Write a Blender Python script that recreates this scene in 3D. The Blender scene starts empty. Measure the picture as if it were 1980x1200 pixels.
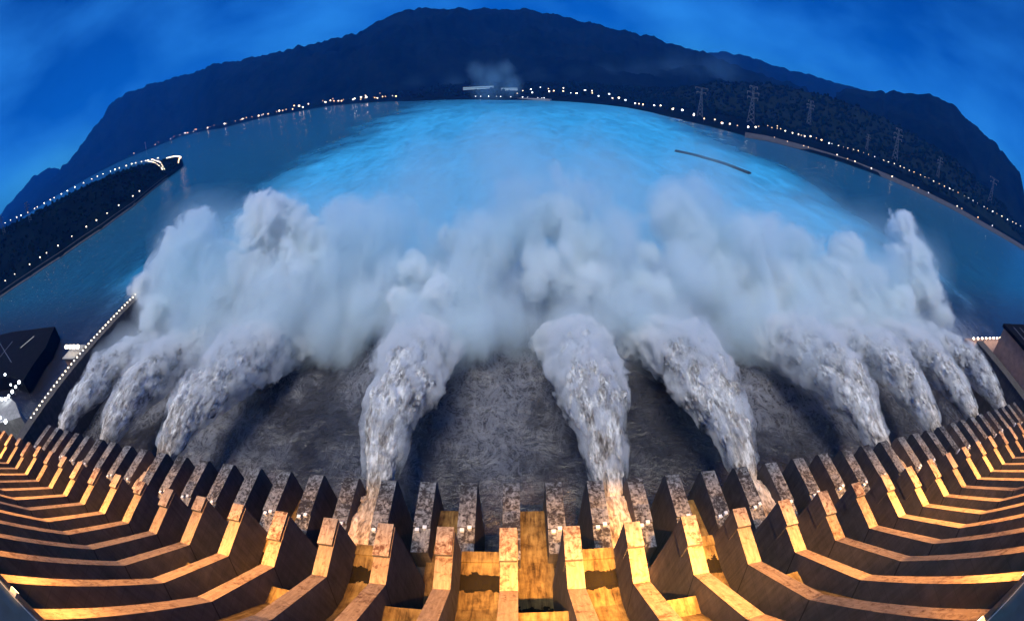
import bpy, math, random
import numpy as np
from mathutils import Matrix, Vector
R = math.radians
rng = random.Random(7)
nrs = np.random.RandomState(11)
sc = bpy.context.scene
COL = sc.collection
U = 10.5                     # distance between two spillway walls, metres
CAMX, CAMZ = 0.1383 * U, 124.0

# ------------------------------------------------------------------ scene, camera
sc.render.engine = 'CYCLES'
cy = sc.cycles
cy.use_denoising = True
try:
    cy.denoiser = 'OPENIMAGEDENOISE'
except Exception:
    pass
cy.use_adaptive_sampling = True
cy.adaptive_threshold = 0.05
cy.max_bounces = 11; cy.diffuse_bounces = 2; cy.glossy_bounces = 2
cy.transmission_bounces = 2; cy.volume_bounces = 9
cy.volume_step_rate = 0.4
cy.volume_max_steps = 256; cy.transparent_max_bounces = 24
cy.caustics_reflective = False; cy.caustics_refractive = False
cy.sample_clamp_indirect = 4.0
sc.view_settings.view_transform = 'Standard'
sc.view_settings.look = 'None'
sc.view_settings.exposure = 0.6
sc.view_settings.gamma = 1.0

FPX, PCX, PCY = 873.25, 990.0, 660.0
ROLL, YAW, PITCH = -0.013, -0.0077, R(36.0)

def view_matrix():
    cp, sp = math.cos(PITCH), math.sin(PITCH)
    A = Matrix(((1, 0, 0), (0, -sp, -cp), (0, cp, -sp)))          # x right, y down, z forward
    c, s = math.cos(YAW), math.sin(YAW)
    B = Matrix(((c, 0, -s), (0, 1, 0), (s, 0, c)))
    c, s = math.cos(ROLL), math.sin(ROLL)
    D = Matrix(((c, -s, 0), (s, c, 0), (0, 0, 1)))
    return D @ B @ A
VM = view_matrix()

cam = bpy.data.cameras.new('camera')
cam.type = 'PANO'
cam.panorama_type = 'FISHEYE_EQUISOLID'
cam.sensor_fit = 'HORIZONTAL'
cam.sensor_width = 36.0
cam.sensor_height = 36.0 * 1200 / 1980
cam.fisheye_lens = FPX * 36.0 / 1980
cam.fisheye_fov = R(200)
cam.shift_y = (PCY - 600) / 1200
cam.clip_start = 0.1
cam.clip_end = 60000
camo = bpy.data.objects.new('camera', cam)
COL.objects.link(camo)
Rm = Matrix((VM[0], -VM[1], -VM[2])).transposed()
camo.matrix_world = Matrix.Translation((CAMX, 0, CAMZ)) @ Rm.to_4x4()
sc.camera = camo

def ray(px, py):
    """world direction seen at a place of the photograph"""
    dx, dy = px - PCX, py - PCY
    r = math.hypot(dx, dy) or 1e-6
    th = 2 * math.asin(r / (2 * FPX))
    v = Vector((math.sin(th) * dx / r, math.sin(th) * dy / r, math.cos(th)))
    return VM.transposed() @ v

def at_z(px, py, z):
    d = ray(px, py)
    t = (z - CAMZ) / d.z
    return Vector((CAMX + d.x * t, d.y * t, z))

def at_y(px, py, y):
    d = ray(px, py)
    t = y / d.y
    return Vector((CAMX + d.x * t, y, CAMZ + d.z * t))

def at_r(px, py, dist):
    d = ray(px, py)
    t = dist / math.hypot(d.x, d.y)
    return Vector((CAMX + d.x * t, d.y * t, CAMZ + d.z * t))

def azel(px, py):
    d = ray(px, py)
    return math.degrees(math.atan2(d.x, d.y)), math.degrees(math.asin(d.z))

# ------------------------------------------------------------------ noise and surface nets (numpy)
_perm = np.arange(256); np.random.RandomState(3).shuffle(_perm)
_perm = np.concatenate([_perm, _perm, _perm]).astype(np.int32)
_g = np.random.RandomState(5).normal(size=(256, 3)); _g /= np.linalg.norm(_g, axis=1)[:, None]
_g = _g.astype(np.float32)

def pnoise(x, y, z):
    xi, yi, zi = np.floor(x), np.floor(y), np.floor(z)
    fx, fy, fz = (x - xi).astype(np.float32), (y - yi).astype(np.float32), (z - zi).astype(np.float32)
    X, Y, Z = xi.astype(np.int64) & 255, yi.astype(np.int64) & 255, zi.astype(np.int64) & 255
    u, v, w = (t * t * t * (t * (t * 6 - 15) + 10) for t in (fx, fy, fz))
    def corner(a, b, c):
        h = _perm[_perm[_perm[X + a] + Y + b] + Z + c]
        g = _g[h]
        return g[..., 0] * (fx - a) + g[..., 1] * (fy - b) + g[..., 2] * (fz - c)
    def L(t, a, b): return a + t * (b - a)
    return 1.5 * L(w, L(v, L(u, corner(0,0,0), corner(1,0,0)), L(u, corner(0,1,0), corner(1,1,0))),
                   L(v, L(u, corner(0,0,1), corner(1,0,1)), L(u, corner(0,1,1), corner(1,1,1))))

def fbm(x, y, z, octs, gain=0.5, billow=False):
    s, a, f, t = 0, 1.0, 1.0, 0.0
    for o in range(octs):
        n = pnoise(x * f + 17.3 * o, y * f - 9.1 * o, z * f + 5.7 * o)
        s = s + a * ((np.abs(n) * 2 - 0.55) if billow else n)
        t += a; a *= gain; f *= 2.03
    return s / t

def surface_nets(F, org, h):
    """closed quad mesh round the region F > 0 of a grid"""
    F = F.copy()
    for ax in range(3):
        sl = [slice(None)] * 3
        for e in (0, -1):
            sl[ax] = e; F[tuple(sl)] = np.minimum(F[tuple(sl)], -1e-3)
    S = F > 0
    n = [F.shape[0] - 1, F.shape[1] - 1, F.shape[2] - 1]
    cnt = np.zeros(n, np.float32); pos = np.zeros(n + [3], np.float32)
    idx = np.indices(n).astype(np.float32)
    def sub(A, c): return A[c[0]:c[0]+n[0], c[1]:c[1]+n[1], c[2]:c[2]+n[2]]
    corners = [(a, b, c) for a in (0, 1) for b in (0, 1) for c in (0, 1)]
    for c0 in corners:
        for ax in range(3):
            if c0[ax]: continue
            c1 = list(c0); c1[ax] = 1
            m = sub(S, c0) != sub(S, c1)
            f0, f1 = sub(F, c0)[m], sub(F, c1)[m]
            t = f0 / (f0 - f1)
            p = np.tile(np.array(c0, np.float32), (len(t), 1)); p[:, ax] += t
            cnt[m] += 1; pos[m] += p
    act = cnt > 0
    vid = np.full(n, -1, np.int64); vid[act] = np.arange(act.sum())
    V = (idx[:, act].T + pos[act] / cnt[act][:, None]) * h + np.array(org, np.float32)
    Q = []
    for ax in range(3):
        a1, a2 = (ax + 1) % 3, (ax + 2) % 3
        sl0 = [slice(1, -1)] * 3; sl1 = [slice(1, -1)] * 3
        sl0[ax] = slice(0, -1); sl1[ax] = slice(1, None)
        s0, s1 = S[tuple(sl0)], S[tuple(sl1)]
        e = np.argwhere(s0 != s1)
        if not len(e): continue
        flip = s0[tuple(e.T)]
        base = e.copy()
        for a in (a1, a2): base[:, a] += 1
        def cell(d1, d2):
            b = base.copy(); b[:, a1] -= d1; b[:, a2] -= d2
            return vid[tuple(b.T)]
        q = np.stack([cell(1, 1), cell(0, 1), cell(0, 0), cell(1, 0)], 1)
        q[~flip] = q[~flip][:, ::-1]
        Q.append(q)
    return V, np.concatenate(Q)

# ------------------------------------------------------------------ object helpers
def mesh_np(name, V, Q):
    me = bpy.data.meshes.new(name)
    me.vertices.add(len(V)); me.vertices.foreach_set('co', np.ascontiguousarray(V, dtype=np.float32).ravel())
    k = Q.shape[1]
    me.loops.add(len(Q) * k); me.loops.foreach_set('vertex_index', np.ascontiguousarray(Q, dtype=np.int32).ravel())
    me.polygons.add(len(Q)); me.polygons.foreach_set('loop_start', np.arange(0, len(Q) * k, k, dtype=np.int32))
    me.update(calc_edges=True); me.validate()
    return me

def link(name, me, parent=None, loc=(0, 0, 0)):
    o = bpy.data.objects.new(name, me)
    COL.objects.link(o)
    o.location = loc
    if parent is not None: o.parent = parent
    return o

def tag(o, label=None, cat=None, group=None, kind=None):
    if label: o['label'] = label
    if cat: o['category'] = cat
    if group: o['group'] = group
    if kind: o['kind'] = kind
    return o

def empty(name, loc=(0, 0, 0)):
    o = bpy.data.objects.new(name, None); COL.objects.link(o); o.location = loc
    return o

def smooth(me, on=True):
    me.polygons.foreach_set('use_smooth', np.full(len(me.polygons), on)); me.update()

class MB:
    """collects boxes, bars and prisms for ONE mesh"""
    def __init__(s): s.v, s.f, s.m = [], [], []
    def add(s, vs, fs, mi=0):
        b = len(s.v); s.v += [tuple(x) for x in vs]; s.f += [tuple(b + i for i in f) for f in fs]; s.m += [mi] * len(fs)
    def box(s, x0, x1, y0, y1, z0, z1, mi=0):
        vs = [(x0,y0,z0),(x1,y0,z0),(x1,y1,z0),(x0,y1,z0),(x0,y0,z1),(x1,y0,z1),(x1,y1,z1),(x0,y1,z1)]
        s.add(vs, [(3,2,1,0),(4,5,6,7),(0,1,5,4),(1,2,6,5),(2,3,7,6),(3,0,4,7)], mi)
    def prism_x(s, x0, x1, prof, top=(), mi=0, mtop=1):
        """profile of (y, z) points, clockwise from its upstream top; edges listed in top take the material mtop"""
        n = len(prof)
        vs = [(x0, y, z) for y, z in prof] + [(x1, y, z) for y, z in prof]
        for i in range(n):
            j = (i + 1) % n
            s.add([vs[i], vs[n + i], vs[n + j], vs[j]], [(3, 2, 1, 0)], mtop if i in top else mi)
        s.add(vs[:n], [tuple(range(n))], mi)
        s.add(vs[n:], [tuple(reversed(range(n)))], mi)
    def bar(s, a, b, r, r2=None, n=5, mi=0):
        a, b = Vector(a), Vector(b); d = (b - a)
        if d.length < 1e-6: return
        q = d.to_track_quat('Z', 'Y'); r2 = r if r2 is None else r2
        vs = []
        for P, rr in ((a, r), (b, r2)):
            for i in range(n):
                w = 2 * math.pi * i / n
                vs.append(P + q @ Vector((rr * math.cos(w), rr * math.sin(w), 0)))
        fs = [(i, (i + 1) % n, n + (i + 1) % n, n + i) for i in range(n)]
        fs += [tuple(reversed(range(n))), tuple(range(n, 2 * n))]
        s.add(vs, fs, mi)
    def ball(s, c, r, seg=8, rings=5, mi=0, sz=1.0):
        vs = [(c[0], c[1], c[2] + r * sz)]
        for i in range(1, rings):
            a = math.pi * i / rings
            for j in range(seg):
                w = 2 * math.pi * j / seg
                vs.append((c[0] + r * math.sin(a) * math.cos(w), c[1] + r * math.sin(a) * math.sin(w), c[2] + r * sz * math.cos(a)))
        vs.append((c[0], c[1], c[2] - r * sz))
        fs = [(0, 1 + j, 1 + (j + 1) % seg) for j in range(seg)]
        for i in range(rings - 2):
            b = 1 + i * seg
            fs += [(b + j, b + seg + j, b + seg + (j + 1) % seg, b + (j + 1) % seg) for j in range(seg)]
        b = 1 + (rings - 2) * seg
        fs += [(b + j, len(vs) - 1, b + (j + 1) % seg) for j in range(seg)]
        s.add(vs, fs, mi)
    def mesh(s, name, mats):
        me = bpy.data.meshes.new(name); me.from_pydata(s.v, [], s.f); me.validate()
        for m in mats: me.materials.append(m)
        if len(me.polygons) == len(s.m): me.polygons.foreach_set('material_index', s.m)
        me.update(); return me
    def build(s, name, mats, parent=None, loc=(0, 0, 0), bevel=0):
        if not isinstance(mats, (list, tuple)): mats = [mats]
        o = link(name, s.mesh(name, mats), parent, loc)
        if bevel:
            b = o.modifiers.new('bevel', 'BEVEL'); b.width = bevel; b.segments = 1; b.limit_method = 'ANGLE'
        return o

# ------------------------------------------------------------------ materials
class NT:
    def __init__(s, name):
        s.mat = bpy.data.materials.new(name); s.mat.use_nodes = True
        s.t = s.mat.node_tree; s.t.nodes.clear()
        s.out = s.t.nodes.new('ShaderNodeOutputMaterial')
    def n(s, typ, **kw):
        x = s.t.nodes.new(typ)
        for k, v in kw.items(): setattr(x, k, v)
        return x
    def l(s, a, b): s.t.links.new(a, b)
    def pos(s, scale=(1, 1, 1), loc=(0, 0, 0)):
        g = s.n('ShaderNodeNewGeometry'); m = s.n('ShaderNodeMapping')
        m.inputs['Scale'].default_value = scale; m.inputs['Location'].default_value = loc
        s.l(g.outputs['Position'], m.inputs['Vector']); return m.outputs[0]
    def noise(s, vec, scale, detail=4, rough=0.55, dist=0.0):
        x = s.n('ShaderNodeTexNoise'); x.inputs['Scale'].default_value = scale
        x.inputs['Detail'].default_value = detail; x.inputs['Roughness'].default_value = rough; x.inputs['Distortion'].default_value = dist
        s.l(vec, x.inputs['Vector']); return x.outputs['Fac']
    def ramp(s, fac, stops):
        x = s.n('ShaderNodeValToRGB'); e = x.color_ramp.elements
        while len(e) < len(stops): e.new(0.5)
        for el, (p, c) in zip(e, stops):
            el.position = p; el.color = (c[0], c[1], c[2], 1) if isinstance(c, (tuple, list)) else (c, c, c, 1)
        s.l(fac, x.inputs[0]); return x.outputs[0]
    def mix(s, fac, a, b, blend='MIX'):
        x = s.n('ShaderNodeMix', data_type='RGBA', blend_type=blend)
        for i, v in ((0, fac), (6, a), (7, b)):
            if hasattr(v, 'is_output'): s.l(v, x.inputs[i])
            elif i == 0: x.inputs[0].default_value = v
            else: x.inputs[i].default_value = (*v, 1)
        return x.outputs[2]
    def math(s, op, a, b=0.0, clamp=False):
        x = s.n('ShaderNodeMath', operation=op, use_clamp=clamp)
        for i, v in ((0, a), (1, b)):
            if hasattr(v, 'is_output'): s.l(v, x.inputs[i])
            else: x.inputs[i].default_value = v
        return x.outputs[0]
    def surf(s, col, rough=0.8, bump=None, strength=0.5, dist=0.3, spec=0.3, metal=0.0):
        p = s.n('ShaderNodeBsdfPrincipled')
        if hasattr(col, 'is_output'): s.l(col, p.inputs['Base Color'])
        else: p.inputs['Base Color'].default_value = (*col, 1)
        if hasattr(rough, 'is_output'): s.l(rough, p.inputs['Roughness'])
        else: p.inputs['Roughness'].default_value = rough
        p.inputs['Specular IOR Level'].default_value = spec
        p.inputs['Metallic'].default_value = metal
        if bump is not None:
            b = s.n('ShaderNodeBump'); b.inputs['Strength'].default_value = strength; b.inputs['Distance'].default_value = dist
            s.l(bump, b.inputs['Height']); s.l(b.outputs[0], p.inputs['Normal'])
        s.l(p.outputs[0], s.out.inputs['Surface']); return p

def m_simple(name, col, rough=0.8, var=0.25, scale=0.4, spec=0.3, metal=0.0):
    t = NT(name); f = t.noise(t.pos(), scale, 5, 0.6)
    c = t.ramp(f, [(0.3, tuple(x * (1 - var) for x in col)), (0.7, tuple(x * (1 + var) for x in col))])
    t.surf(c, rough, f, 0.3, 0.1, spec, metal); return t.mat

def m_emit(name, col, k):
    t = NT(name); e = t.n('ShaderNodeEmission'); e.inputs[0].default_value = (*col, 1); e.inputs[1].default_value = k
    t.l(e.outputs[0], t.out.inputs['Surface']); t.mat.cycles.emission_sampling = 'NONE'; return t.mat

def m_volume(name, density, col=(1, 1, 1), aniso=0.2):
    t = NT(name); v = t.n('ShaderNodeVolumePrincipled')
    v.inputs['Color'].default_value = (*col, 1); v.inputs['Density'].default_value = density; v.inputs['Anisotropy'].default_value = aniso
    t.l(v.outputs[0], t.out.inputs['Volume'])
    try: t.mat.cycles.homogeneous_volume = True
    except Exception: pass
    return t.mat

def m_spray(name, density, scale, lo, hi, stretch=(1, .8, 1), col=(1, 1, 1), aniso=0.1):
    """uneven mist: billows of noise thin the air out between the puffs"""
    t = NT(name); v = t.n('ShaderNodeVolumePrincipled')
    v.inputs['Color'].default_value = (*col, 1); v.inputs['Anisotropy'].default_value = aniso
    n = t.noise(t.pos(stretch), scale, 6, 0.64, 0.5)
    m = t.n('ShaderNodeMapRange'); m.clamp = True; m.interpolation_type = 'SMOOTHSTEP'
    m.inputs[1].default_value = lo; m.inputs[2].default_value = hi; m.inputs[3].default_value = 0.0; m.inputs[4].default_value = density
    t.l(n, m.inputs[0]); t.l(m.outputs[0], v.inputs['Density'])
    t.l(v.outputs[0], t.out.inputs['Volume']); return t.mat

def m_puffs(name, density, C, scale, amount, t0, t1, stretch, col, reach=1.5):
    """mist thickest at the heart of each puff, eaten away by noise towards its edge"""
    t = NT(name); v = t.n('ShaderNodeVolumePrincipled')
    v.inputs['Color'].default_value = (*col, 1); v.inputs['Anisotropy'].default_value = 0.1
    g = t.n('ShaderNodeNewGeometry'); F = None
    for x, y, z, r in C:
        d = t.n('ShaderNodeVectorMath', operation='DISTANCE'); t.l(g.outputs['Position'], d.inputs[0]); d.inputs[1].default_value = (x, y, z)
        f = t.n('ShaderNodeMath', operation='MULTIPLY_ADD'); t.l(d.outputs['Value'], f.inputs[0]); f.inputs[1].default_value = -1.0 / (reach * r); f.inputs[2].default_value = 1.0
        if F is None: F = f.outputs[0]
        else:
            m = t.n('ShaderNodeMath', operation='SMOOTH_MAX'); t.l(F, m.inputs[0]); t.l(f.outputs[0], m.inputs[1]); m.inputs[2].default_value = 0.15; F = m.outputs[0]
    n = t.noise(t.pos(stretch), scale, 6, 0.64, 0.5)
    k = t.math('ADD', F, t.math('MULTIPLY', t.math('SUBTRACT', n, 0.5), amount))
    m = t.n('ShaderNodeMapRange'); m.clamp = True; m.interpolation_type = 'SMOOTHSTEP'
    m.inputs[1].default_value = t0; m.inputs[2].default_value = t1; m.inputs[3].default_value = 0.0; m.inputs[4].default_value = density
    t.l(k, m.inputs[0]); t.l(m.outputs[0], v.inputs['Density'])
    t.l(v.outputs[0], t.out.inputs['Volume']); return t.mat

def m_walltop(name, light, dark, amount):
    """weathered cap of a wall: pale crust flaking off a rusty dark base, stained along the joints"""
    t = NT(name)
    n1 = t.noise(t.pos(), 1.0, 8, 0.7, 0.5)
    n2 = t.noise(t.pos((1, 1, 1), (31, 7, 3)), 0.16, 4, 0.6)
    n3 = t.noise(t.pos((2.2, 0.35, 0.35)), 1.1, 5, 0.6)
    k = t.math('ADD', t.math('MULTIPLY', n1, 0.75), t.math('MULTIPLY', n2, 0.35))
    f = t.ramp(k, [(amount - 0.05, 0.0), (amount + 0.07, 1.0)])
    mid = tuple(0.55 * a + 0.45 * b for a, b in zip(light, dark))
    c0 = t.mix(t.ramp(n3, [(0.38, 0.0), (0.62, 1.0)]), mid, light)
    c = t.mix(f, c0, dark)
    t.surf(c, 0.85, n1, 0.6, 0.25); return t.mat

def m_concrete_side(name):
    t = NT(name)
    n1 = t.noise(t.pos(), 0.35, 6, 0.6); n2 = t.noise(t.pos((3, 3, 0.12)), 0.5, 4, 0.6)
    k = t.math('ADD', t.math('MULTIPLY', n1, 0.5), t.math('MULTIPLY', n2, 0.5))
    c = t.ramp(k, [(0.3, (0.042, 0.037, 0.036)), (0.55, (0.09, 0.079, 0.075)), (0.72, (0.13, 0.115, 0.108))])  # tone lowered to put the shade of the wall sides into the colour
    # horizontal lift joints every 3 m
    g = t.n('ShaderNodeNewGeometry'); sx = t.n('ShaderNodeSeparateXYZ'); t.l(g.outputs['Position'], sx.inputs[0])
    w = t.math('FRACT', t.math('MULTIPLY', sx.outputs[2], 1 / 3.0))
    j = t.math('LESS_THAN', w, 0.04)
    c = t.mix(t.math('MULTIPLY', j, 0.5), c, (0.04, 0.035, 0.03))
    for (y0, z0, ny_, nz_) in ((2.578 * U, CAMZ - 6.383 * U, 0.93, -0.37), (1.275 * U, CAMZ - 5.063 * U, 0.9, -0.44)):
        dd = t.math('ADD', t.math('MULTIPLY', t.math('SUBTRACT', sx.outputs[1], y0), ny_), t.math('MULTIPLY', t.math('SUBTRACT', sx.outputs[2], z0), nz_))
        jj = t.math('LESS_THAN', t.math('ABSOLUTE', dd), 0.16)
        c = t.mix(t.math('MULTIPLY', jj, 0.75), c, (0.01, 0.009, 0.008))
    t.surf(c, 0.85, n1, 0.5, 0.2); return t.mat

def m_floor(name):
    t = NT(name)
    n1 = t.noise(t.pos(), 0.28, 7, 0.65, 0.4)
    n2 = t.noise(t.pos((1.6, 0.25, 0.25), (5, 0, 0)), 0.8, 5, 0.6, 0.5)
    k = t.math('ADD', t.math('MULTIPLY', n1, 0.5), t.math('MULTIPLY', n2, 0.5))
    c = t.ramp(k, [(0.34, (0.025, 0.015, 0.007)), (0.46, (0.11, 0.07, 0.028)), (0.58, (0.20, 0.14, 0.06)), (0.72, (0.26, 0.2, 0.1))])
    # dark ragged band across the floor above the lip
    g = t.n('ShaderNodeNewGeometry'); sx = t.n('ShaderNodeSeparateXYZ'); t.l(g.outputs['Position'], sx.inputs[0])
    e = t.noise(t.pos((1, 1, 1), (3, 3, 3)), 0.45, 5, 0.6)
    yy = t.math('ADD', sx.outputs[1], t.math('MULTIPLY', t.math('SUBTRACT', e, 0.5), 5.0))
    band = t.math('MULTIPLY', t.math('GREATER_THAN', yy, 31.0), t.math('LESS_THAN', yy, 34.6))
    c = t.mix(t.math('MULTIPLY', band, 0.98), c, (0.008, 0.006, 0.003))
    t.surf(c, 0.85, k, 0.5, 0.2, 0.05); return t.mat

M = {}
M['top_up'] = m_walltop('weathered_cap_concrete', (0.30, 0.21, 0.135), (0.10, 0.05, 0.024), 0.61)
M['top_block'] = m_walltop('flaking_cap_concrete', (0.42, 0.31, 0.22), (0.10, 0.042, 0.022), 0.58)
M['top_low'] = m_walltop('lower_cap_concrete', (0.30, 0.285, 0.285), (0.03, 0.023, 0.021), 0.535)
M['side'] = m_concrete_side('shade_dark_concrete')
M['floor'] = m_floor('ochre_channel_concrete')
M['lattice'] = m_simple('dull_lattice_steel', (0.13, 0.15, 0.17), 0.6, 0.2, 1.0, 0.3, 0.2)
M['white_box'] = m_simple('white_painted_metal', (0.72, 0.72, 0.74), 0.5, 0.1)
M['steel'] = m_simple('grey_steel', (0.22, 0.23, 0.25), 0.45, 0.2, 2.0, 0.5, 0.6)
M['deck'] = m_simple('dark_blue_deck_paint', (0.012, 0.022, 0.036), 0.6, 0.25)
M['dark'] = m_simple('opening_shade_black', (0.012, 0.011, 0.012), 0.9, 0.2)
M['roof'] = m_simple('dark_roof_sheet', (0.006, 0.006, 0.008), 0.9, 0.4, 0.2, 0.05)
M['pale_concrete'] = m_simple('pale_concrete', (0.30, 0.29, 0.28), 0.85, 0.25, 0.3)
M['brown_wall'] = m_simple('brown_rendered_wall', (0.42, 0.24, 0.17), 0.85, 0.2, 0.3)
M['bank'] = m_simple('dark_bank_soil', (0.003, 0.006, 0.007), 1.0, 0.5, 0.02, 0.0)
M['quay'] = m_simple('quay_concrete', (0.055, 0.056, 0.06), 0.9, 0.3, 0.1)
M['leaf'] = m_simple('dark_foliage', (0.004, 0.010, 0.009), 1.0, 0.5, 0.08, 0.0)
M['road'] = m_simple('asphalt', (0.05, 0.05, 0.052), 0.9, 0.2, 0.3)
M['lamp'] = m_emit('lamp_glow_white', (1.0, 0.82, 0.58), 7.0)
M['lamp_cool'] = m_emit('lamp_glow_cool', (0.85, 0.93, 1.0), 9.0)
M['lamp_warm'] = m_emit('lamp_glow_amber', (1.0, 0.6, 0.28), 7.0)
for nm, c_, k_ in (('lamp_dim', (1.0, 0.72, 0.42), 2.2), ('lamp_faint', (0.8, 0.9, 1.0), 3.0), ('lamp_bright', (1.0, 0.93, 0.8), 16.0)): M[nm] = m_emit('glow_' + nm[5:], c_, k_)
M['window'] = m_emit('lit_window', (0.5, 0.78, 1.0), 0.4)

# ------------------------------------------------------------------ sky, sun, floodlights
SUN_EL, SUN_AZ = R(70), R(200)          # high soft light from behind the dam
w = bpy.data.worlds.new('World'); sc.world = w; w.use_nodes = True
nt = w.node_tree; nt.nodes.clear()
wo = nt.nodes.new('ShaderNodeOutputWorld'); bg = nt.nodes.new('ShaderNodeBackground')
sky = nt.nodes.new('ShaderNodeTexSky'); sky.sky_type = 'NISHITA'; sky.sun_disc = False
sky.sun_elevation = SUN_EL; sky.sun_rotation = SUN_AZ; sky.altitude = 200; sky.air_density = 1.0; sky.dust_density = 0.3; sky.ozone_density = 3.0
tint = nt.nodes.new('ShaderNodeMix'); tint.data_type = 'RGBA'; tint.blend_type = 'MULTIPLY'; tint.inputs[0].default_value = 1.0
tint.inputs[7].default_value = (0.007, 0.23, 0.61, 1)
nt.links.new(sky.outputs[0], tint.inputs[6])
tc = nt.nodes.new('ShaderNodeTexCoord'); mp = nt.nodes.new('ShaderNodeMapping'); mp.inputs['Scale'].default_value = (1.2, 1.2, 2.2)
nz = nt.nodes.new('ShaderNodeTexNoise'); nz.inputs['Scale'].default_value = 1.9; nz.inputs['Detail'].default_value = 7; nz.inputs['Distortion'].default_value = 0.2
rp = nt.nodes.new('ShaderNodeValToRGB'); rp.color_ramp.elements[0].position = 0.38; rp.color_ramp.elements[0].color = (0.42, 0.5, 0.58, 1)
rp.color_ramp.elements[1].position = 0.66; rp.color_ramp.elements[1].color = (8.0, 1.55, 1.15, 1)
cm = nt.nodes.new('ShaderNodeMix'); cm.data_type = 'RGBA'; cm.blend_type = 'MULTIPLY'; cm.inputs[0].default_value = 1.0
nt.links.new(tc.outputs['Generated'], mp.inputs[0]); nt.links.new(mp.outputs[0], nz.inputs['Vector']); nt.links.new(nz.outputs['Fac'], rp.inputs[0])
nt.links.new(tint.outputs[2], cm.inputs[6]); nt.links.new(rp.outputs[0], cm.inputs[7])
nt.links.new(cm.outputs[2], bg.inputs[0]); bg.inputs[1].default_value = 0.15
nt.links.new(bg.outputs[0], wo.inputs[0])

sun = bpy.data.lights.new('sun', 'SUN'); sun.energy = 2.05; sun.angle = R(24); sun.color = (1.0, 0.98, 0.88)
suno = bpy.data.objects.new('sun', sun); COL.objects.link(suno)
sd = Vector((math.sin(SUN_AZ) * math.cos(SUN_EL), math.cos(SUN_AZ) * math.cos(SUN_EL), math.sin(SUN_EL)))
suno.rotation_euler = sd.to_track_quat('Z', 'Y').to_euler()

KMIN, KMAX = -20, 25
for k in range(KMIN, KMAX + 1):          # one floodlight on the crest above each wall
    a = bpy.data.lights.new('floodlight_beam', 'AREA'); a.shape = 'RECTANGLE'; a.size = 6.0; a.size_y = 0.8
    a.spread = R(27); a.color = (1.0, 0.46, 0.105)
    a.energy = 4600 * (2.0 if k in (2, 3) else rng.choice((0.3, 0.5, 0.8, 1.0, 1.25, 1.6)))
    o = bpy.data.objects.new('floodlight_beam', a); COL.objects.link(o)
    o.location = (k * U, -0.25 * U, CAMZ - 1.2 * U)
    o.rotation_euler = Vector((0, -math.cos(R(62)), math.sin(R(62)))).to_track_quat('Z', 'Y').to_euler()
    o2 = o.copy(); o2.data = a.copy(); COL.objects.link(o2); o2.data.energy = a.energy * 0.42; o2.data.spread = R(30)
    o2.rotation_euler = Vector((0, -math.cos(R(82)), math.sin(R(82)))).to_track_quat('Z', 'Y').to_euler()

# ------------------------------------------------------------------ the dam
def yz(pts): return [(y * U, CAMZ + z * U) for y, z in pts]
dam = empty('dam', (0, 3 * U, 0))
tag(dam, 'concrete spillway dam with floodlit parallel pier walls running down to the river', 'dam')
dam.location = (0, 0, 0)
B2, B1, EN, TIP = (1.275, -5.063), (2.578, -6.383), (3.655, -6.376), (6.442, -8.826)
step_y = 3.2
for k in range(KMIN, KMAX + 1):
    x = k * U
    jit = [rng.uniform(-0.025, 0.025) for _ in range(4)]
    pier = empty('pier', (x, 0, 0)); pier.parent = dam
    up = MB(); hw = 1.42
    up.prism_x(-hw, hw, yz([(-0.39, -2.5), B2, B1, (step_y, -6.38), (EN[0], EN[1]), (3.80, -8.6), (3.80, -11.9), (-0.39, -11.9)]), (0, 1, 2, 3))
    up.build('upper_wall', [M['side'], M['top_up']], pier, bevel=0.12)
    cb = MB(); s0 = step_y + jit[0] * 6
    cb.prism_x(-hw - 0.12, hw - 0.12, yz([(s0, -6.31), (EN[0] + .02, -6.305), (EN[0] + .02, -6.75), (s0, -6.75)]), (0,))
    cb.build('end_block', [M['side'], M['top_block']], pier, bevel=0.1)
    lw = MB(); hl = 2.05; ny = 4.38 + jit[1] * 3
    my = 5.05 + jit[2] * 3
    lw.prism_x(-hl, hl, yz([(3.80, -9.7), (ny, -9.6), (ny, -8.83), (my, -8.80), (my, -8.745), (TIP[0] - .05, -8.80), (TIP[0] + .02, -8.9), (TIP[0] + .05, -12.2), (3.80, -12.2)]), (2, 4))
    lw.build('lower_wall', [M['side'], M['top_low']], pier, bevel=0.15)
    for sgn in (-1, 1):
        b = MB(); zc = CAMZ - 8.80 * U; yc = (my - 0.05 + sgn * 0.035) * U; xc = sgn * 0.85 + rng.uniform(-.2, .2)
        b.box(xc - .42, xc + .42, yc - .4, yc + .4, zc, zc + 0.85); b.box(xc - .5, xc + .5, yc - .48, yc + .48, zc + 0.85, zc + 0.95)
        b.build('junction_box', M['white_box'], pier, bevel=0.04)
SURF = [(-0.5, -2.9), (0.1, -3.9), (1.0, -5.45), (1.6, -6.35), (2.1, -6.92), (2.55, -7.24), (3.0, -7.38), (3.75, -7.41)]
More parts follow.
